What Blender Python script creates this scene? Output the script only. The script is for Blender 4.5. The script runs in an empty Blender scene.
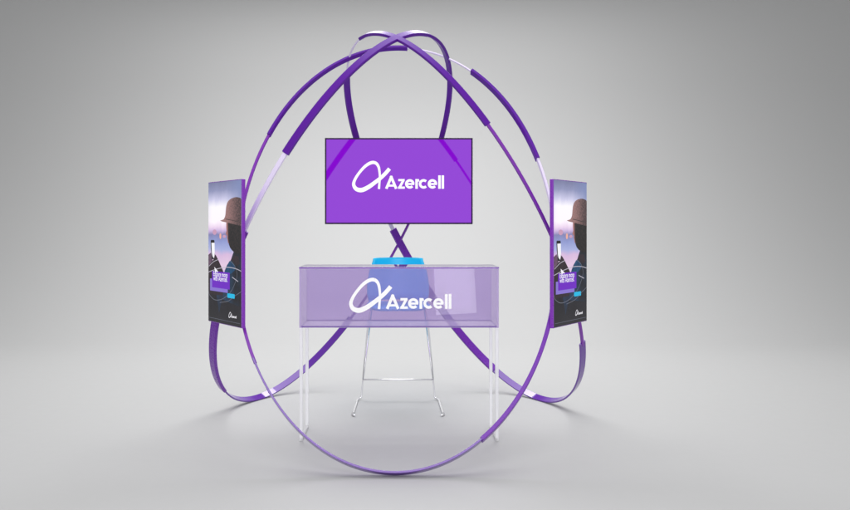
import bpy, bmesh, math, random
from mathutils import Vector, Matrix

random.seed(4)
S = bpy.context.scene
C = S.collection
R = math.radians
ORG = {}                                            # world origin of each thing, for parts given in world coordinates


# ------------------------------------------------------------------ materials
def lin(c):
    out = []
    for v in c[:3]:
        v = v / 255.0
        out.append(v / 12.92 if v <= 0.04045 else ((v + 0.055) / 1.055) ** 2.4)
    return tuple(out) + (1.0,)


def new_mat(name):
    m = bpy.data.materials.new(name)
    m.use_nodes = True
    nt = m.node_tree
    for n in list(nt.nodes):
        nt.nodes.remove(n)
    out = nt.nodes.new('ShaderNodeOutputMaterial')
    return m, nt, out


def principled(name, base, rough=0.4, metal=0.0, ior=1.5, coat=0.0, emit=None, strength=1.0, bump=0.0, scale=200.0, vary=0.0):
    m, nt, out = new_mat(name)
    p = nt.nodes.new('ShaderNodeBsdfPrincipled')
    p.inputs['Base Color'].default_value = base
    p.inputs['Roughness'].default_value = rough
    p.inputs['Metallic'].default_value = metal
    p.inputs['IOR'].default_value = ior
    p.inputs['Coat Weight'].default_value = coat
    p.inputs['Coat Roughness'].default_value = 0.08
    if emit:
        p.inputs['Emission Color'].default_value = emit
        p.inputs['Emission Strength'].default_value = strength
    if bump or vary:
        tc = nt.nodes.new('ShaderNodeTexCoord')
        nz = nt.nodes.new('ShaderNodeTexNoise')
        nz.inputs['Scale'].default_value = scale
        nz.inputs['Detail'].default_value = 4
        nt.links.new(tc.outputs['Object'], nz.inputs['Vector'])
        if bump:
            b = nt.nodes.new('ShaderNodeBump')
            b.inputs['Strength'].default_value = bump
            b.inputs['Distance'].default_value = 0.001
            nt.links.new(nz.outputs['Fac'], b.inputs['Height'])
            nt.links.new(b.outputs['Normal'], p.inputs['Normal'])
        if vary:
            mr = nt.nodes.new('ShaderNodeMapRange')
            mr.inputs['To Min'].default_value = max(0.0, rough - vary)
            mr.inputs['To Max'].default_value = rough + vary
            nt.links.new(nz.outputs['Fac'], mr.inputs['Value'])
            nt.links.new(mr.outputs['Result'], p.inputs['Roughness'])
    nt.links.new(p.outputs['BSDF'], out.inputs['Surface'])
    return m


def acrylic(name, tint, milk, milk_amt, rough=0.02, ior=1.45):
    """Clear cast acrylic: tinted see-through, a little milky scatter and a Fresnel gloss."""
    m, nt, out = new_mat(name)
    tr = nt.nodes.new('ShaderNodeBsdfTransparent')
    tr.inputs['Color'].default_value = tint
    df = nt.nodes.new('ShaderNodeBsdfDiffuse')
    df.inputs['Color'].default_value = milk
    tl = nt.nodes.new('ShaderNodeBsdfTranslucent')
    tl.inputs['Color'].default_value = milk
    half = nt.nodes.new('ShaderNodeMixShader')
    half.inputs['Fac'].default_value = 0.5
    mx = nt.nodes.new('ShaderNodeMixShader')
    mx.inputs['Fac'].default_value = milk_amt
    gl = nt.nodes.new('ShaderNodeBsdfGlossy')
    gl.inputs['Roughness'].default_value = rough
    fr = nt.nodes.new('ShaderNodeFresnel')
    fr.inputs['IOR'].default_value = ior
    geo = nt.nodes.new('ShaderNodeNewGeometry')
    inv = nt.nodes.new('ShaderNodeMath')              # gloss on the outer side of each face only
    inv.operation = 'SUBTRACT'
    inv.inputs[0].default_value = 1.0
    mul = nt.nodes.new('ShaderNodeMath')
    mul.operation = 'MULTIPLY'
    mg = nt.nodes.new('ShaderNodeMixShader')
    L = nt.links.new
    L(df.outputs[0], half.inputs[1]); L(tl.outputs[0], half.inputs[2])
    L(tr.outputs[0], mx.inputs[1]); L(half.outputs[0], mx.inputs[2])
    L(geo.outputs['Backfacing'], inv.inputs[1])
    L(inv.outputs[0], mul.inputs[0]); L(fr.outputs[0], mul.inputs[1])
    L(mul.outputs[0], mg.inputs['Fac'])
    L(mx.outputs[0], mg.inputs[1]); L(gl.outputs[0], mg.inputs[2])
    L(mg.outputs[0], out.inputs['Surface'])
    return m


M = {}
M['sleeve'] = principled('purple_lacquer', (0.10, 0.010, 0.30, 1), 0.30, ior=1.32, vary=0.05, scale=60)
M['violet'] = principled('violet_lacquer', (0.155, 0.022, 0.37, 1), 0.28, ior=1.38, vary=0.05, scale=60)
M['band'] = principled('purple_gloss_band', (0.11, 0.016, 0.32, 1), 0.08, ior=1.68, vary=0.03, scale=60)
M['rod_purple'] = principled('violet_rod', (0.20, 0.028, 0.39, 1), 0.25, ior=1.5, vary=0.05, scale=60)
M['rod_white'] = principled('lavender_white_rod', (0.78, 0.70, 0.90, 1), 0.25, ior=1.5, vary=0.05, scale=60)
M['panel'] = acrylic('violet_acrylic', (0.84, 0.785, 0.91, 1), (0.74, 0.67, 0.87, 1), 0.14)
M['top'] = acrylic('violet_acrylic_top', (0.93, 0.90, 0.96, 1), (0.78, 0.70, 0.90, 1), 0.09)
M['frosted'] = acrylic('frosted_violet_acrylic', (0.99, 0.985, 0.995, 1), (0.97, 0.95, 1.0, 1), 0.28, ior=1.05)
M['edge'] = principled('violet_acrylic_edge', (0.22, 0.11, 0.42, 1), 0.2)
M['edge_pale'] = acrylic('pale_acrylic_edge', (0.95, 0.92, 0.98, 1), (0.86, 0.80, 0.95, 1), 0.40)
M['leg'] = acrylic('clear_acrylic', (0.98, 0.98, 0.985, 1), (0.99, 0.99, 1.0, 1), 0.68)
M['vinyl'] = principled('white_vinyl', (0.95, 0.95, 0.95, 1), 0.45)
M['cyan'] = principled('cyan_plastic', (0.0, 0.54, 0.92, 1), 0.38, vary=0.05, scale=90, bump=0.03)
M['chrome'] = principled('chrome', (0.95, 0.95, 0.96, 1), 0.20, metal=0.8, vary=0.03)
M['foot'] = principled('clear_grey_foot', (0.35, 0.35, 0.36, 1), 0.35)
M['bezel'] = principled('dark_violet_bezel', (0.030, 0.014, 0.055, 1), 0.55, ior=1.2)
M['case'] = principled('violet_case', (0.20, 0.03, 0.42, 1), 0.28, vary=0.05, scale=60)
M['black'] = principled('black_back', (0.02, 0.02, 0.022, 1), 0.5)
M['tv'] = principled('tv_picture', (0, 0, 0, 1), 0.03, ior=1.38, emit=(0.235, 0.003, 0.62, 1), strength=1.0)
M['tv_white'] = principled('tv_white', (0, 0, 0, 1), 0.03, ior=1.38, emit=(1, 1, 1, 1), strength=0.98)


def pic(name, srgb, k=0.85, noise=0.0, scale=60.0, srgb2=None, across=None):
    """One colour area of the lit picture on a screen."""
    m, nt, out = new_mat(name)
    p = nt.nodes.new('ShaderNodeBsdfPrincipled')
    p.inputs['Base Color'].default_value = (0.002, 0.002, 0.002, 1)
    p.inputs['Roughness'].default_value = 0.18
    p.inputs['Emission Color'].default_value = lin(srgb)
    p.inputs['Emission Strength'].default_value = k
    if noise:
        tc = nt.nodes.new('ShaderNodeTexCoord')
        nz = nt.nodes.new('ShaderNodeTexNoise')
        nz.inputs['Scale'].default_value = scale
        nz.inputs['Detail'].default_value = 5
        mx = nt.nodes.new('ShaderNodeMixRGB')
        mr = nt.nodes.new('ShaderNodeMapRange')
        mr.inputs['From Min'].default_value = 0.5 - 0.5 * (1.02 - noise)
        mr.inputs['From Max'].default_value = 0.5 + 0.5 * (1.02 - noise)
        mx.inputs['Color1'].default_value = lin(srgb)
        mx.inputs['Color2'].default_value = lin(srgb2 or srgb)
        nt.links.new(tc.outputs['Object'], nz.inputs['Vector'])
        nt.links.new(nz.outputs['Fac'], mr.inputs['Value'])
        if across:                                        # the printed colour drifts from one side of the shape to the other
            sp = nt.nodes.new('ShaderNodeSeparateXYZ')
            gr = nt.nodes.new('ShaderNodeMapRange'); gr.interpolation_type = 'SMOOTHSTEP'
            gr.inputs['From Min'].default_value, gr.inputs['From Max'].default_value = across
            av = nt.nodes.new('ShaderNodeMath'); av.operation = 'MULTIPLY_ADD'; av.use_clamp = True
            av.inputs[1].default_value = 0.45
            sc_ = nt.nodes.new('ShaderNodeMath'); sc_.operation = 'MULTIPLY_ADD'
            sc_.inputs[1].default_value = 0.75; sc_.inputs[2].default_value = -0.12
            nt.links.new(tc.outputs['Object'], sp.inputs[0]); nt.links.new(sp.outputs['X'], gr.inputs['Value'])
            nt.links.new(gr.outputs['Result'], sc_.inputs[0])
            nt.links.new(mr.outputs['Result'], av.inputs[0]); nt.links.new(sc_.outputs[0], av.inputs[2])
            nt.links.new(av.outputs[0], mx.inputs['Fac'])
        else:
            nt.links.new(mr.outputs['Result'], mx.inputs['Fac'])
        nt.links.new(mx.outputs['Color'], p.inputs['Emission Color'])
    nt.links.new(p.outputs['BSDF'], out.inputs['Surface'])
    return m


def sky_picture():
    """Blurred dusk seaside, top to bottom, as the lit picture behind the figure."""
    m, nt, out = new_mat('picture_sky')
    L = nt.links.new
    p = nt.nodes.new('ShaderNodeBsdfPrincipled')
    p.inputs['Base Color'].default_value = (0.002, 0.002, 0.002, 1)
    p.inputs['Roughness'].default_value = 0.18
    p.inputs['Emission Strength'].default_value = 1.0
    uv = nt.nodes.new('ShaderNodeUVMap'); uv.uv_map = 'uv'
    sp = nt.nodes.new('ShaderNodeSeparateXYZ')
    nz = nt.nodes.new('ShaderNodeTexNoise'); nz.inputs['Scale'].default_value = 6; nz.inputs['Detail'].default_value = 3
    L(uv.outputs[0], nz.inputs['Vector'])
    ad = nt.nodes.new('ShaderNodeMath'); ad.operation = 'MULTIPLY_ADD'; ad.inputs[1].default_value = 0.05; ad.inputs[2].default_value = -0.025
    L(nz.outputs['Fac'], ad.inputs[0])
    sm = nt.nodes.new('ShaderNodeMath'); sm.operation = 'ADD'
    L(uv.outputs[0], sp.inputs[0]); L(sp.outputs['Y'], sm.inputs[0]); L(ad.outputs[0], sm.inputs[1])
    cr = nt.nodes.new('ShaderNodeValToRGB')
    st = [(0.0, (116, 120, 156)), (0.06, (142, 146, 184)), (0.125, (204, 202, 232)), (0.175, (252, 248, 255)), (0.28, (255, 246, 255)), (0.32, (236, 212, 238)),
          (0.345, (205, 180, 222)), (0.372, (128, 128, 176)), (0.42, (142, 152, 206)), (0.48, (168, 176, 222)), (0.515, (214, 184, 220)),
          (0.58, (226, 198, 224)), (0.66, (214, 196, 226))]
    el = cr.color_ramp.elements
    el[0].position, el[0].color = st[0][0], lin(st[0][1])
    el[1].position, el[1].color = st[-1][0], lin(st[-1][1])
    for q, c in st[1:-1]:
        e = el.new(q); e.color = lin(c)
    L(sm.outputs[0], cr.inputs['Fac'])
    # the glow sits left of the figure; the sky is bluer and duller away from it
    du = nt.nodes.new('ShaderNodeMath'); du.operation = 'SUBTRACT'; du.inputs[1].default_value = 0.30
    L(sp.outputs['X'], du.inputs[0])
    ab = nt.nodes.new('ShaderNodeMath'); ab.operation = 'ABSOLUTE'; L(du.outputs[0], ab.inputs[0])
    f1 = nt.nodes.new('ShaderNodeMapRange'); f1.interpolation_type = 'SMOOTHSTEP'
    f1.inputs['From Min'].default_value = 0.14; f1.inputs['From Max'].default_value = 0.75; f1.inputs['To Max'].default_value = 0.85
    L(ab.outputs[0], f1.inputs['Value'])
    f2 = nt.nodes.new('ShaderNodeMapRange'); f2.interpolation_type = 'SMOOTHSTEP'
    f2.inputs['From Min'].default_value = 0.38; f2.inputs['From Max'].default_value = 0.24
    L(sp.outputs['Y'], f2.inputs['Value'])
    mu = nt.nodes.new('ShaderNodeMath'); mu.operation = 'MULTIPLY'; L(f1.outputs[0], mu.inputs[0]); L(f2.outputs[0], mu.inputs[1])
    mx = nt.nodes.new('ShaderNodeMixRGB'); mx.inputs['Color2'].default_value = lin((122, 136, 182))
    L(mu.outputs[0], mx.inputs['Fac']); L(cr.outputs['Color'], mx.inputs['Color1'])
    L(mx.outputs['Color'], p.inputs['Emission Color']); L(p.outputs['BSDF'], out.inputs['Surface'])
    return m


M['sky'] = sky_picture()
M['hat'] = pic('picture_hat', (172, 128, 126), 0.85, 0.6, 90, (58, 45, 50), (0.0, 0.20))
M['hat_dark'] = pic('picture_hat_shadow', (88, 68, 70), 0.8, 0.6, 70, (48, 40, 42))
M['skin'] = pic('picture_skin', (176, 120, 118), 0.8)
M['hair'] = pic('picture_hair', (74, 56, 56), 0.8, 0.7, 60, (20, 18, 21), (0.035, 0.075))
M['jacket'] = pic('picture_jacket', (30, 62, 92), 0.8, 0.7, 18, (24, 22, 30), (0.04, 0.16))
M['jacket_blue'] = pic('picture_jacket_blue', (22, 92, 138), 0.8, 0.5, 26, (20, 50, 84))
M['arm'] = pic('picture_arm', (58, 42, 52), 0.8, 0.5, 30, (34, 26, 34))
M['hand'] = pic('picture_hand', (122, 92, 116), 0.8, 0.5, 40, (80, 60, 84))
M['phone'] = pic('picture_phone', (18, 18, 24), 0.8)
M['phone_lit'] = pic('picture_phone_screen', (248, 248, 252), 0.95)
M['dusk'] = pic('picture_ground', (34, 32, 42), 0.8, 0.5, 14, (22, 20, 26))
M['dusk_blue'] = pic('picture_ground_blue', (36, 60, 92), 0.8, 0.5, 14, (26, 34, 52))
M['box'] = pic('picture_purple_box', (112, 30, 200), 0.9)
M['lav'] = pic('picture_lavender_strip', (140, 120, 214), 0.9)
M['tag'] = pic('picture_cyan_tag', (10, 186, 232), 0.95)
M['ink'] = pic('picture_white_ink', (250, 248, 255), 0.97)
M['arc'] = pic('picture_pale_arc', (206, 200, 216), 0.8)
M['arc_dim'] = pic('picture_dim_arc', (120, 124, 140), 0.8)
M['bokeh_pink'] = pic('picture_bokeh_pink', (214, 164, 196), 0.85)
M['bokeh_orange'] = pic('picture_bokeh_orange', (250, 182, 160), 0.9)


# ------------------------------------------------------------------ object helpers
def tag(o, label=None, cat=None, group=None, kind=None):
    if label: o['label'] = label
    if cat: o['category'] = cat
    if group: o['group'] = group
    if kind: o['kind'] = kind
    return o


def thing(name, loc, label, cat, group=None, rz=0.0):
    o = bpy.data.objects.new(name, None)
    o.empty_display_size = 0.1
    C.objects.link(o)
    o.location = loc
    o.rotation_euler = (0, 0, rz)
    ORG[o.name] = Vector(loc) if rz == 0.0 else Vector((0, 0, 0))
    return tag(o, label, cat, group)


def org_of(o):
    while o is not None:
        if o.name in ORG:
            return ORG[o.name]
        o = o.parent
    return Vector((0, 0, 0))


def obj(name, bm, mats, parent=None, smooth=False):
    if not isinstance(mats, (list, tuple)):
        mats = [mats]
    if parent is not None:
        off = org_of(parent)
        for v in bm.verts:
            v.co -= off
    if smooth:
        for f in bm.faces:
            f.smooth = True
    me = bpy.data.meshes.new(name)
    bm.normal_update()
    bm.to_mesh(me)
    bm.free()
    for m in mats:
        me.materials.append(m)
    o = bpy.data.objects.new(name, me)
    C.objects.link(o)
    if parent is not None:
        o.parent = parent
    return o


def add_box(bm, lo, hi, mat=0, bevel=0.0):
    vs = [bm.verts.new((x, y, z)) for x in (lo[0], hi[0]) for y in (lo[1], hi[1]) for z in (lo[2], hi[2])]
    idx = [(0, 1, 3, 2), (4, 6, 7, 5), (0, 4, 5, 1), (2, 3, 7, 6), (0, 2, 6, 4), (1, 5, 7, 3)]
    fs = [bm.faces.new([vs[i] for i in q]) for q in idx]
    for f in fs:
        f.material_index = mat
    if bevel:
        es = list({e for f in fs for e in f.edges})
        r = bmesh.ops.bevel(bm, geom=es, offset=bevel, segments=2, affect='EDGES', profile=0.5)
        for f in r['faces']:
            f.material_index = mat
    return fs


def sheet_bm(lo, hi, axis, bevel=0.0012):
    """A slab of acrylic: material 0 on its two large faces, material 1 on its edges."""
    bm = bmesh.new()
    add_box(bm, lo, hi, 0, bevel)
    bm.normal_update()
    for f in bm.faces:
        f.material_index = 0 if abs(f.normal[axis]) > 0.9 else 1
    return bm


def add_tube(bm, pts, r, seg=12, mat=0):
    pts = [Vector(p) for p in pts]
    n = len(pts)
    up = None
    rings = []
    for i, p in enumerate(pts):
        t = (pts[min(i + 1, n - 1)] - pts[max(i - 1, 0)]).normalized()
        if up is None:
            up = t.orthogonal().normalized()
        up = (up - t * up.dot(t)).normalized()
        b = t.cross(up)
        rings.append([bm.verts.new(p + (up * math.cos(a) + b * math.sin(a)) * r) for a in [2 * math.pi * k / seg for k in range(seg)]])
    for a, b in zip(rings, rings[1:]):
        for k in range(seg):
            f = bm.faces.new((a[k], a[(k + 1) % seg], b[(k + 1) % seg], b[k]))
            f.smooth = True
            f.material_index = mat
    for rg, rev in ((rings[0], True), (rings[-1], False)):
        f = bm.faces.new(list(reversed(rg)) if rev else rg)
        f.material_index = mat


def rounded(pts, rad, n=6):
    """A polyline with its inner corners rounded."""
    pts = [Vector(p) for p in pts]
    out = [pts[0]]
    for a, b, c in zip(pts, pts[1:], pts[2:]):
        d1 = (a - b); d2 = (c - b)
        r = min(rad, d1.length * 0.45, d2.length * 0.45)
        p1 = b + d1.normalized() * r; p2 = b + d2.normalized() * r
        for k in range(n + 1):
            t = k / n
            out.append(p1 * (1 - t) ** 2 + b * 2 * t * (1 - t) + p2 * t ** 2)
    out.append(pts[-1])
    return out


def spline(pts, n=8):
    """Catmull-Rom through points of any dimension."""
    out = []
    P = [pts[0]] + list(pts) + [pts[-1]]
    for i in range(1, len(P) - 2):
        p0, p1, p2, p3 = P[i - 1], P[i], P[i + 1], P[i + 2]
        for k in range(n):
            t = k / n
            out.append(tuple(0.5 * (2 * b + (c - a) * t + (2 * a - 5 * b + 4 * c - d) * t * t + (3 * b - a - 3 * c + d) * t ** 3)
                             for a, b, c, d in zip(p0, p1, p2, p3)))
    out.append(tuple(pts[-1]))
    return out


def add_stroke(bm, pts, fmap, lift, thick, mat=0):
    """A flat pen stroke of varying width (x, y, width) as a thin solid; fmap(x, y, depth) gives the point."""
    n = len(pts)
    front_l, front_r, back_l, back_r = [], [], [], []
    for i, (x, y, w) in enumerate(pts):
        a = pts[max(i - 1, 0)]; b = pts[min(i + 1, n - 1)]
        dx, dy = b[0] - a[0], b[1] - a[1]
        d = math.hypot(dx, dy) or 1.0
        nx, ny = -dy / d * w / 2, dx / d * w / 2
        front_l.append(bm.verts.new(fmap(x + nx, y + ny, lift + thick)))
        front_r.append(bm.verts.new(fmap(x - nx, y - ny, lift + thick)))
        back_l.append(bm.verts.new(fmap(x + nx, y + ny, lift)))
        back_r.append(bm.verts.new(fmap(x - nx, y - ny, lift)))
    for i in range(n - 1):
        for q in ((front_l[i], front_r[i], front_r[i + 1], front_l[i + 1]), (back_l[i], front_l[i], front_l[i + 1], back_l[i + 1]),
                  (front_r[i], back_r[i], back_r[i + 1], front_r[i + 1])):
            bm.faces.new(q).material_index = mat
    bm.faces.new((front_l[0], back_l[0], back_r[0], front_r[0])).material_index = mat
    bm.faces.new((front_l[-1], front_r[-1], back_r[-1], back_l[-1])).material_index = mat


def arc(cx, cy, r, a0, a1, w, ry=None, n=22):
    ry = ry or r
    return [(cx + r * math.cos(R(a0 + (a1 - a0) * k / n)), cy - ry * math.sin(R(a0 + (a1 - a0) * k / n)), w) for k in range(n + 1)]


# the looped symbol and the word, in one drawing space (x right, y down, width of stroke)
SYMBOL = spline([(369, 178, 17), (350, 200, 17), (328, 221, 17), (300, 243, 18), (270, 264, 19.5), (240, 277, 20.5), (215, 272, 18.5),
                 (203, 252, 15), (209, 228, 13), (228, 198, 12.5), (256, 167, 13.5), (284, 150.5, 15), (305, 152, 14), (318, 169, 12),
                 (323, 196, 10.5), (324, 222, 9.5), (322, 247, 10), (320, 272, 11)])
WORD = [
    [(379, 212, 12), (354, 271, 12)], [(375, 212, 12), (400, 271, 12)], [(362, 256.5, 9.5), (392, 256.5, 9.5)],        # A
    [(409.5, 231, 10), (439, 231, 10)], [(433.5, 232, 11), (415, 266, 11)], [(408.5, 266, 10), (440, 266, 10)],                # z
    arc(463, 248.5, 16.3, 0, 318, 11.4), [(448, 249, 8.8), (484, 249, 8.8)],                                                   # e
    [(494.5, 226, 11.4), (494.5, 271, 11.4)], spline([(494, 244, 8), (498, 234.5, 10), (506.5, 231.3, 11.4)]),                 # r
    arc(527, 248.5, 16.3, 46, 314, 11.4),                                                                                     # c
    arc(568, 248.5, 16.3, 0, 318, 11.4), [(553, 249, 8.8), (589, 249, 8.8)],                                                   # e
    [(600.5, 209, 11.4), (600.5, 271, 11.4)], [(616, 209, 11.4), (616, 271, 11.4)],                                            # l l
]


def symbol_bm(fmap, thick):
    bm = bmesh.new()
    n = len(SYMBOL)
    k = int(n * 0.70)
    add_stroke(bm, SYMBOL[:k], fmap, 0.0003, thick)
    add_stroke(bm, SYMBOL[k - 1:], fmap, 0.0004, thick)
    return bm


def word_bm(fmap, thick):
    bm = bmesh.new()
    for i, s in enumerate(WORD):
        add_stroke(bm, s, fmap, 0.0003 + 0.00012 * (i % 3), thick)
    return bm


# ------------------------------------------------------------------ the studio sweep: floor running up into the wall
bm = bmesh.new()
prof = [(-11.0, 0.0), (-6, 0), (-3, 0), (-1, 0), (0.5, 0), (1.75, 0.0)]
Y0, RAD, TOP = 3.2, 3.4, 9.5
for k in range(0, 33):
    a = R(90 * k / 32)
    prof.append((Y0 + RAD * math.sin(a), RAD - RAD * math.cos(a)))
prof.append((Y0 + RAD, TOP))
xs = [-13 + 26 * k / 24 for k in range(25)]
rows = [[bm.verts.new((x, y, z)) for x in xs] for y, z in prof]
for a, b in zip(rows, rows[1:]):
    for k in range(24):
        bm.faces.new((a[k], a[k + 1], b[k + 1], b[k]))
mb = principled('studio_grey_paint', (0.43, 0.43, 0.43, 1), 0.55, ior=1.35, vary=0.06, scale=14)
sweep = obj('backdrop', bm, mb, None, smooth=True)
tag(sweep, kind='structure')

# ------------------------------------------------------------------ the three leaning hoops
K = 1.22 / 1.09
DD, LEAN, HH = 1.0483 * K, 0.5254, 2.5041 * K
A1, A2, A3, B2, B3 = .8418 * K, .0603 * K, .0301 * K, .1029 * K, .0442 * K
LIFT = 0.017


def hoop_point(t):
    u = A1 * math.sin(t) + A2 * math.sin(2 * t) + A3 * math.sin(3 * t)
    v = HH / 2 * (1 - math.cos(t)) + B2 * (1 - math.cos(2 * t)) + B3 * (math.cos(t) - math.cos(3 * t))
    return Vector((u, v * math.sin(LEAN), v * math.cos(LEAN) + LIFT))


NRM = Vector((0, math.cos(LEAN), -math.sin(LEAN)))          # across the hoop's own plane


def hoop_arc(t0, t1, width, thick, step=1.25):
    """A bar of chamfered rectangular section bent along part of the hoop (angles in degrees)."""
    bm = bmesh.new()
    n = max(4, int(abs(t1 - t0) / step))
    ch = min(width, thick) * 0.14
    a, b = width / 2, thick / 2
    sec = [(-a + ch, -b), (a - ch, -b), (a, -b + ch), (a, b - ch), (a - ch, b), (-a + ch, b), (-a, b - ch), (-a, -b + ch)]
    rings = []
    for k in range(n + 1):
        t = R(t0 + (t1 - t0) * k / n)
        p = hoop_point(t)
        tg = (hoop_point(t + 1e-3) - hoop_point(t - 1e-3)).normalized()
        q = tg.cross(NRM).normalized()                      # in the hoop's plane
        rings.append([bm.verts.new(p + NRM * s + q * w) for s, w in sec])
    for r0, r1 in zip(rings, rings[1:]):
        for k in range(8):
            f = bm.faces.new((r0[k], r1[k], r1[(k + 1) % 8], r0[(k + 1) % 8]))
            f.smooth = True
    bm.faces.new(rings[0]); bm.faces.new(list(reversed(rings[-1])))
    bmesh.ops.recalc_face_normals(bm, faces=bm.faces)
    for r0, r1 in zip(rings, rings[1:]):
        for k in range(8):
            e = bm.edges.get((r0[k], r1[k]))
            if e: e.smooth = False
    for rg in (rings[0], rings[-1]):
        for k in range(8):
            bm.edges.get((rg[k], rg[(k + 1) % 8])).smooth = False
    return bm


def hoop_at(o, yaw):
    o.location = (math.sin(yaw) * DD, -math.cos(yaw) * DD, 0)
    o.rotation_euler = (0, 0, yaw)


YAW = -0.0136
hoop = thing('leaning_hoop', (0, 0, 0), 'purple oval hoop whose lowest point touches the floor in front of the counter',
             'hoop', 'leaning purple hoops')
hoop_at(hoop, YAW)
obj('band', hoop_arc(315, 383, 0.050, 0.011), M['band'], hoop)
obj('sleeve', hoop_arc(22.5, 79, 0.056, 0.022), M['violet'], hoop)
obj('rod', hoop_arc(78, 104, 0.029, 0.015), M['rod_white'], hoop)
LONGER = [obj('sleeve', hoop_arc(103, 147, 0.046, 0.022), M['sleeve'], hoop).name,
          obj('rod', hoop_arc(146, 177, 0.012, 0.010), M['rod_white'], hoop).name]
obj('sleeve', hoop_arc(176, 247, 0.037, 0.020), M['sleeve'], hoop)
obj('rod', hoop_arc(246, 316, 0.017, 0.017), M['rod_purple'], hoop)
for sgn, lab in ((1, 'purple oval hoop whose lowest point touches the floor below the right upright screen'),
                 (-1, 'purple oval hoop whose lowest point touches the floor below the left upright screen')):
    c = hoop.copy()
    C.objects.link(c)
    c['label'] = lab
    hoop_at(c, YAW + sgn * 2 * math.pi / 3)
    for ch in hoop.children:
        if sgn < 0 and ch.name in LONGER:                  # on this hoop the sleeve runs on up to the next one
            continue
        d = ch.copy()
        C.objects.link(d)
        d.parent = c
    if sgn < 0:
        obj('sleeve', hoop_arc(103, 176.5, 0.046, 0.022), M['sleeve'], c)

# ------------------------------------------------------------------ counter
X0, X1 = -0.569, 0.586
F, B = -0.519, -0.197
ZB, ZT = 0.657, 1.0087
T = 0.010
counter = thing('display_counter', ((X0 + X1) / 2, (F + B) / 2, 0),
                'see-through violet counter box with white word on clear legs', 'counter')
g = 0.0006
panel_mats = [M['panel'], M['edge_pale']]
fp = obj('front_panel', sheet_bm((X0, F, ZB), (X1, F + T, ZT - T - g), 1), panel_mats, counter)
obj('back_panel', sheet_bm((X0 + T + g, B - T, ZB + T + g), (X1 - T - g, B, ZT - T - g), 1), [M['panel'], M['edge']], counter)
obj('side_panel', sheet_bm((X0 + .0008, F + T + g, ZB + .0008), (X0 + T, B, ZT - T - g), 0), [M['frosted'], M['edge_pale']], counter)
obj('side_panel', sheet_bm((X1 - T, F + T + g, ZB + .0008), (X1 - .0008, B, ZT - T - g), 0), [M['frosted'], M['edge_pale']], counter)
obj('bottom_panel', sheet_bm((X0 + T + g, F + T + g, ZB + .0008), (X1 - T - g, B, ZB + T), 2), [M['frosted'], M['edge']], counter)
obj('top_panel', sheet_bm((X0 - .001, F - .001, ZT - T), (X1 + .001, B + .001, ZT), 2), [M['top'], M['edge']], counter)
sc = .001387


def map_front(x, y, d):
    return (-0.2807 + (x - 195) * sc, F - d, 0.767 + (271 - y) * sc)


obj('logo', symbol_bm(map_front, 0.0012), M['vinyl'], fp)
obj('lettering', word_bm(map_front, 0.0012), M['vinyl'], fp)
LT = 0.019
for x0 in (X0 + .001, X1 - LT - .001):
    for y0 in (F + .001, B - LT - .001):
        bm = bmesh.new()
        add_box(bm, (x0, y0, LT + .0005), (x0 + LT, y0 + LT, ZB - .0005), 0, 0.0025)
        obj('leg', bm, M['leg'], counter)
    bm = bmesh.new()
    add_box(bm, (x0, F + .001, 0.0), (x0 + LT, B - .001, LT), 0, 0.0025)
    obj('runner', bm, M['leg'], counter)

# ------------------------------------------------------------------ bar stool behind the counter
SX = 0.0035
stool = thing('bar_stool', (SX, 0.45, 0), 'cyan plastic bar stool on thin chrome legs behind the counter', 'stool')


def shell_bm(grid, thick):
    """Two-sided shell from a grid of points with thickness along the normal."""
    bm = bmesh.new()
    V = [[bm.verts.new(p) for p in row] for row in grid]
    for a, b in zip(V, V[1:]):
        for k in range(len(a) - 1):
            bm.faces.new((a[k], a[k + 1], b[k + 1], b[k]))
    bm.normal_update()
    bmesh.ops.recalc_face_normals(bm, faces=bm.faces)
    bmesh.ops.solidify(bm, geom=list(bm.faces), thickness=thick)
    bmesh.ops.recalc_face_normals(bm, faces=bm.faces)
    for f in bm.faces:
        f.smooth = True
    return bm


NS = 20
rowsb = []
for z, hw, y, bow in [(0.716, .212, .655, .075), (0.76, .222, .672, .085), (0.82, .223, .683, .09), (0.88, .216, .692, .09), (0.93, .206, .698, .088),
                      (0.97, .192, .702, .086), (1.000, .182, .705, .084), (1.019, .179, .706, .082)]:
    rowsb.append([(SX + hw * (2 * k / NS - 1), y - bow * (2 * k / NS - 1) ** 2, z - 0.003 * abs(2 * k / NS - 1) ** 8) for k in range(NS + 1)])
bk = obj('backrest', shell_bm(rowsb, 0.012), M['cyan'], stool)
rowss = []
for y, hw, z, dish in [(.645, .200, .712, .010), (.60, .212, .702, .014), (.54, .220, .698, .016), (.47, .223, .697, .015), (.40, .223, .699, .012),
                       (.34, .220, .701, .008), (.295, .212, .698, .004), (.268, .200, .689, .0), (.257, .186, .676, -.004), (.256, .170, .664, -.010)]:
    rowss.append([(SX + hw * (2 * k / NS - 1), y + 0.035 * abs(2 * k / NS - 1) ** 4 * (1 if y < .4 else 0),
                   z - dish * (1 - (2 * k / NS - 1) ** 2) + (0.012 if z < .69 else 0) * (2 * k / NS - 1) ** 4) for k in range(NS + 1)])
obj('seat', shell_bm(rowss, 0.012), M['cyan'], stool)
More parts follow.
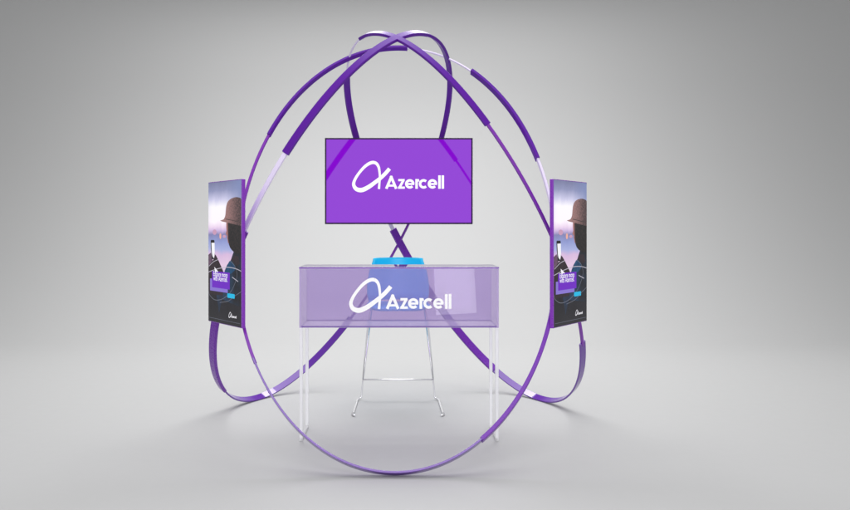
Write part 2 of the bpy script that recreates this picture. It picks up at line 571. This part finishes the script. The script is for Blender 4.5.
for s in (-1, 1):
    bm = bmesh.new()
    path = [(SX + s * .185, .60, .690), (SX + s * .262, .614, .050), (SX + s * .264, .612, .012), (SX + s * .290, .575, .010),
            (SX + s * .297, .105, .010), (SX + s * .280, .085, .010)]
    add_tube(bm, rounded(path, .03), .0062, 10)
    lg = obj('leg', bm, M['chrome'], stool)
    bm = bmesh.new()
    add_tube(bm, [(SX + s * .2975, .150, .0085), (SX + s * .2975, .108, .0085)], .0085, 12)
    obj('foot_glide', bm, M['foot'], lg)
    bm = bmesh.new()
    add_tube(bm, rounded([(SX + s * .180, .34, .687), (SX + s * .205, .36, .60), (SX + s * .2525, .606, .150)], .05), .0055, 10)
    obj('brace', bm, M['chrome'], stool)
bm = bmesh.new()
add_tube(bm, [(SX - .255, .604, .145), (SX + .255, .604, .145)], .0065, 10)
obj('footrest', bm, M['chrome'], stool)
bm = bmesh.new()
add_tube(bm, [(SX - .183, .60, .683), (SX + .183, .60, .683)], .006, 10)
obj('seat_rail', bm, M['chrome'], stool)

# ------------------------------------------------------------------ television hung in the middle
TX0, TX1, TZ0, TZ1, TY = -0.5197, 0.5375, 1.2606, 1.877, 0.585
tv = thing('television', ((TX0 + TX1) / 2, TY, TZ0), 'wide purple television with white word hung above the counter', 'television')
bw = 0.011
bm = bmesh.new()
add_box(bm, (TX0, TY - .004, TZ0), (TX1, TY + .032, TZ1), 0, 0.0025)
fr = obj('case', bm, M['bezel'], tv)
bm = bmesh.new()
add_box(bm, (TX0 + bw, TY - .0062, TZ0 + bw), (TX1 - bw, TY - .0035, TZ1 - bw), 0)
dp = obj('display', bm, M['tv'], tv)
st = .001542


def map_tv(x, y, d):
    return (0.0057 + (x - 410) * st, TY - .0062 - d, 1.5615 + (240 - y) * st)


obj('logo', symbol_bm(map_tv, 0.0004), M['tv_white'], dp)
obj('lettering', word_bm(map_tv, 0.0004), M['tv_white'], dp)
bm = bmesh.new()
add_box(bm, (-.11, TY + .032, 1.40), (.11, TY + .050, 1.62), 0, .003)
add_box(bm, (-.20, TY + .050, 1.478), (.20, TY + .068, 1.508), 0, .003)
for s in (-1, 1):
    add_tube(bm, [(s * .155, TY + .06, 1.493), (s * .155, .93, 1.493)], .010, 10)
obj('wall_mount', bm, M['black'], tv)

# ------------------------------------------------------------------ the two upright poster screens
SW, SH, ST = 0.438, 0.806, 0.022
PADX, PADZ = 0.004, 0.004
IW, IH = SW - 2 * PADX, SH - 2 * PADZ

PIC = [  # (material, depth step, outline in picture fractions: across from the left, down from the top)
    ('bokeh_pink', 1, [(0.20 + .065 * math.cos(a * .5236), 0.357 + .020 * math.sin(a * .5236)) for a in range(12)]),
    ('bokeh_orange', 2, [(0.381 + .030 * math.cos(a * .5236), 0.384 + .021 * math.sin(a * .5236)) for a in range(12)]),
    ('bokeh_pink', 1, [(0.50 + .050 * math.cos(a * .5236), 0.386 + .011 * math.sin(a * .5236)) for a in range(12)]),
    ('dusk', 2, [(0.0, 0.696), (0.261, 0.68), (0.5, 0.66), (0.641, 0.70), (1.0, 0.659), (1.0, 1.0), (0.0, 1.0)]),
    ('dusk_blue', 3, [(0.22, 0.76), (0.52, 0.74), (0.42, 0.845), (0.34, 0.93), (0.30, 0.86)]),
    ('hand', 3, [(0.0, 0.522), (0.082, 0.504), (0.135, 0.56), (0.149, 0.574), (0.0, 0.612)]),
    ('arm', 4, [(0.215, 0.515), (0.25, 0.525), (0.33, 0.56), (0.416, 0.603), (0.483, 0.639), (0.52, 0.70), (0.522, 0.80), (0.0, 0.809), (0.0, 0.605),
                (0.07, 0.585), (0.115, 0.569), (0.179, 0.55)]),
    ('jacket', 5, [(0.803, 0.475), (1.0, 0.47), (1.0, 0.863), (0.46, 0.832), (0.47, 0.70), (0.492, 0.648), (0.519, 0.623), (0.587, 0.584), (0.68, 0.556),
                   (0.702, 0.546), (0.729, 0.525)]),
    ('arm', 6, [(0.70, 0.545), (0.80, 0.515), (0.92, 0.52), (0.96, 0.57), (0.88, 0.585), (0.78, 0.565)]),
    ('jacket_blue', 6, [(0.659, 0.556), (0.72, 0.556), (0.766, 0.569), (0.81, 0.59), (0.82, 0.615), (0.729, 0.638), (0.62, 0.655), (0.501, 0.650), (0.52, 0.625),
                        (0.587, 0.586)]),
    ('skin', 6, [(0.56, 0.285), (0.63, 0.288), (0.65, 0.42), (0.62, 0.437), (0.60, 0.41), (0.582, 0.395), (0.59, 0.383), (0.558, 0.374), (0.545, 0.365),
                 (0.567, 0.345), (0.56, 0.32)]),
    ('hair', 7, [(0.605, 0.285), (1.0, 0.30), (1.0, 0.495), (0.88, 0.502), (0.803, 0.495), (0.729, 0.48), (0.675, 0.463), (0.641, 0.44), (0.614, 0.398)]),
    ('hat', 8, [(0.562, 0.174), (0.587, 0.153), (0.62, 0.14), (0.659, 0.131), (0.71, 0.1235), (0.766, 0.119), (0.82, 0.116), (0.874, 0.116), (0.94, 0.12),
                (0.987, 0.126), (1.0, 0.132), (1.0, 0.312), (0.90, 0.308), (0.803, 0.301), (0.623, 0.291), (0.501, 0.285), (0.43, 0.281), (0.373, 0.274),
                (0.43, 0.2705), (0.483, 0.266), (0.52, 0.25), (0.537, 0.233), (0.546, 0.205)]),
    ('hat_dark', 9, [(0.56, 0.262), (0.75, 0.272), (1.0, 0.288), (1.0, 0.293), (0.75, 0.277), (0.55, 0.267)]),
    ('phone', 6, [(0.074, 0.42), (0.085, 0.413), (0.185, 0.413), (0.197, 0.42), (0.205, 0.514), (0.179, 0.552), (0.115, 0.553), (0.082, 0.478)]),
    ('phone_lit', 7, [(0.099, 0.434), (0.20, 0.433), (0.205, 0.505), (0.179, 0.545), (0.135, 0.53), (0.115, 0.505)]),
    ('lav', 10, [(0.057, 0.692), (0.608, 0.692), (0.608, 0.779), (0.057, 0.779)]),
    ('box', 11, [(0.121, 0.637), (0.668, 0.637), (0.668, 0.754), (0.121, 0.754)]),
    ('tag', 12, [(0.596, 0.785), (0.606, 0.781), (0.805, 0.781), (0.813, 0.786), (0.813, 0.807), (0.803, 0.812), (0.61, 0.812), (0.596, 0.807)]),
    ('ink', 12, [(0.195, 0.606), (0.325, 0.640), (0.262, 0.637), (0.222, 0.652)]),
]
LINES = [  # thin curves of the picture
    ('arc', 0.011, spline([(0.0, 0.648, 0), (0.213, 0.625, 0), (0.416, 0.609, 0), (0.623, 0.6, 0), (0.84, 0.605, 0), (0.997, 0.619, 0)], 5)),
    ('arc_dim', 0.009, spline([(0.677, 0.554, 0), (0.803, 0.583, 0), (0.868, 0.623, 0), (0.874, 0.665, 0), (0.803, 0.716, 0), (0.696, 0.768, 0), (0.501, 0.818, 0),
                               (0.312, 0.84, 0), (0.163, 0.838, 0), (0.033, 0.809, 0), (0.003, 0.783, 0)], 5)),
    ('arc_dim', 0.008, spline([(0.997, 0.758, 0), (0.803, 0.795, 0), (0.623, 0.835, 0), (0.364, 0.855, 0)], 5)),
    ('arc', 0.010, spline([(0.016, 0.606, 0), (0.163, 0.571, 0), (0.312, 0.552, 0)], 5)),
    ('arc', 0.012, [(0.738, 0.665, 0), (0.912, 0.691, 0)]),
    ('arc_dim', 0.005, [(0.03, 0.975, 0), (0.97, 0.975, 0)]),
]


def pmap(u, v, d):
    return (-SW / 2 + PADX + u * IW, -0.0008 - d, SH - PADZ - v * IH)


def text_bm(body, size, x, z, d, bold=0.0):
    cu = bpy.data.curves.new('txt', 'FONT')
    cu.body = body
    cu.size = size
    cu.offset = bold
    cu.resolution_u = 3
    o = bpy.data.objects.new('txt', cu)
    C.objects.link(o)
    dg = bpy.context.evaluated_depsgraph_get()
    me = bpy.data.meshes.new_from_object(o.evaluated_get(dg))
    bm = bmesh.new()
    bm.from_mesh(me)
    bpy.data.objects.remove(o)
    bpy.data.curves.remove(cu)
    bpy.data.meshes.remove(me)
    for v in bm.verts:
        v.co = Vector((x + v.co.x, -d, z + v.co.y))
    return bm


def merge(a, b):
    me = bpy.data.meshes.new('tmp')
    b.to_mesh(me); b.free()
    a.from_mesh(me)
    bpy.data.meshes.remove(me)


def fit_text(body, x0, x1, zbase, d, bold):
    b = text_bm(body, 0.03, 0, 0, d, bold * 0.03)
    w = max(v.co.x for v in b.verts) - min(v.co.x for v in b.verts)
    s = (x1 - x0) / w
    lo = min(v.co.x for v in b.verts)
    for v in b.verts:
        v.co.x = x0 + (v.co.x - lo) * s
        v.co.z = zbase + v.co.z * s * 1.2
    return b


def poster_screen(loc, rz, label):
    t = thing('poster_screen', loc, label, 'screen', 'upright poster screens', rz)
    bm = bmesh.new()
    add_box(bm, (-SW / 2, 0, 0), (SW / 2, ST, SH), 0, 0.003)
    obj('case', bm, M['case'], t)
    bm = bmesh.new()
    names = ['sky']
    lay = bm.loops.layers.uv.new('uv')
    quad = [(0, 0), (1, 0), (1, 1), (0, 1)]
    f = bm.faces.new([bm.verts.new(pmap(u, v, 0)) for u, v in reversed(quad)])
    for lp, (u, v) in zip(f.loops, reversed(quad)):
        lp[lay].uv = (u, v)
    for mname, dep, poly in PIC:
        if mname not in names:
            names.append(mname)
        vs = [bm.verts.new(pmap(u, v, dep * 0.00006)) for u, v in poly]
        es = [bm.edges.new((vs[i], vs[(i + 1) % len(vs)])) for i in range(len(vs))]
        r = bmesh.ops.triangle_fill(bm, edges=es, use_beauty=True, normal=(0, -1, 0))
        for q in r['geom']:
            if isinstance(q, bmesh.types.BMFace):
                q.material_index = names.index(mname)
    for i, (mname, w, pts) in enumerate(LINES):
        if mname not in names:
            names.append(mname)
        add_stroke(bm, [(x * IW, y * IH, w * IW * 0.8) for x, y, _ in pts],
                   lambda x, y, d: pmap(x / IW, y / IH, d), 0.00064 + 0.00003 * i, 0.00002, names.index(mname))
    for q in bm.faces:
        q.normal_update()
        if q.normal.y > 0.5:
            q.normal_flip()
    dp = obj('display', bm, [M[n] for n in names], t)
    bx = lambda u: -SW / 2 + PADX + u * IW
    bz = lambda v: SH - PADZ - v * IH
    bm = fit_text('Explore more', bx(.165), bx(.60), bz(.672), 0.0018, 0.010)
    merge(bm, fit_text('with Azercell.', bx(.165), bx(.60), bz(.703), 0.0018, 0.010))
    obj('lettering', bm, M['ink'], dp)
    bm = bmesh.new()                                    # small mark and word at the lower right
    k = 0.225 * IW / 425

    def mp(x, y, d):
        return (bx(.635) + (x - 195) * k, -0.0016 - d, bz(.945) + (271 - y) * k)
    add_stroke(bm, SYMBOL, mp, 0, .0001)
    for i, s_ in enumerate(WORD):
        add_stroke(bm, s_, mp, 0.00002 * (i % 3), .0001)
    obj('logo', bm, M['ink'], dp)
    bm = bmesh.new()                                    # clamp that grips the hoops behind
    add_box(bm, (-.05, ST, .36), (.05, ST + .062, .48), 0, .003)
    obj('clamp', bm, M['black'], t)
    return t


ANG = R(53.1)
poster_screen((-.9705, -.661, 0.693), -ANG, 'slim upright screen left of the counter showing a person in a hat')
poster_screen((.9705, -.661, 0.693), ANG, 'slim upright screen right of the counter showing a person in a hat')

# ------------------------------------------------------------------ lamps and ambient light
def area(name, loc, target, sx, sy, watts, col=(1, 1, 1)):
    l = bpy.data.lights.new(name, 'AREA')
    l.shape = 'RECTANGLE'
    l.size, l.size_y = sx, sy
    l.energy = watts
    l.color = col
    o = bpy.data.objects.new(name, l)
    C.objects.link(o)
    o.location = loc
    o.rotation_euler = (Vector(target) - Vector(loc)).to_track_quat('-Z', 'Y').to_euler()
    return o


area('overhead_softbox', (0, 0.8, 6.6), (0, 0.6, 0), 6.5, 4.0, 215)
area('key_softbox', (0, -6.0, 4.9), (0, -2.4, 0.0), 5.0, 2.8, 140)
area('front_softbox', (0, -8.6, 3.45), (0, 0, 2.6), 9.0, 4.9, 305)
area('rear_softbox', (0, 3.5, 5.4), (0, 2.1, 0.0), 6.2, 1.9, 345)
low = area('low_softbox', (0.79, -7.0, 0.50), (0.79, 0, 0.50), 0.56, 0.92, 7.5)
low.rotation_euler.rotate_axis('Z', R(3))

W = bpy.data.worlds.new('World')
S.world = W
W.use_nodes = True
bg = W.node_tree.nodes['Background']
bg.inputs['Color'].default_value = (0.98, 0.99, 1.0, 1)
bg.inputs['Strength'].default_value = 0.40

# ------------------------------------------------------------------ camera
cam = bpy.data.cameras.new('camera')
cam.sensor_width = 36
cam.lens = 36 * 803.78 / 850
cam.shift_x = 27.44 / 850
cam.shift_y = -27.5 / 850
cam.clip_end = 200
co = bpy.data.objects.new('camera', cam)
C.objects.link(co)
co.location = (0, -5.166, 1.237)
co.rotation_euler = (R(90), 0, 0)
S.camera = co

S.render.engine = 'CYCLES'
S.cycles.transparent_max_bounces = 32
S.cycles.max_bounces = 10
S.view_settings.view_transform = 'Standard'
S.view_settings.look = 'None'
S.view_settings.exposure = 0
S.view_settings.gamma = 1
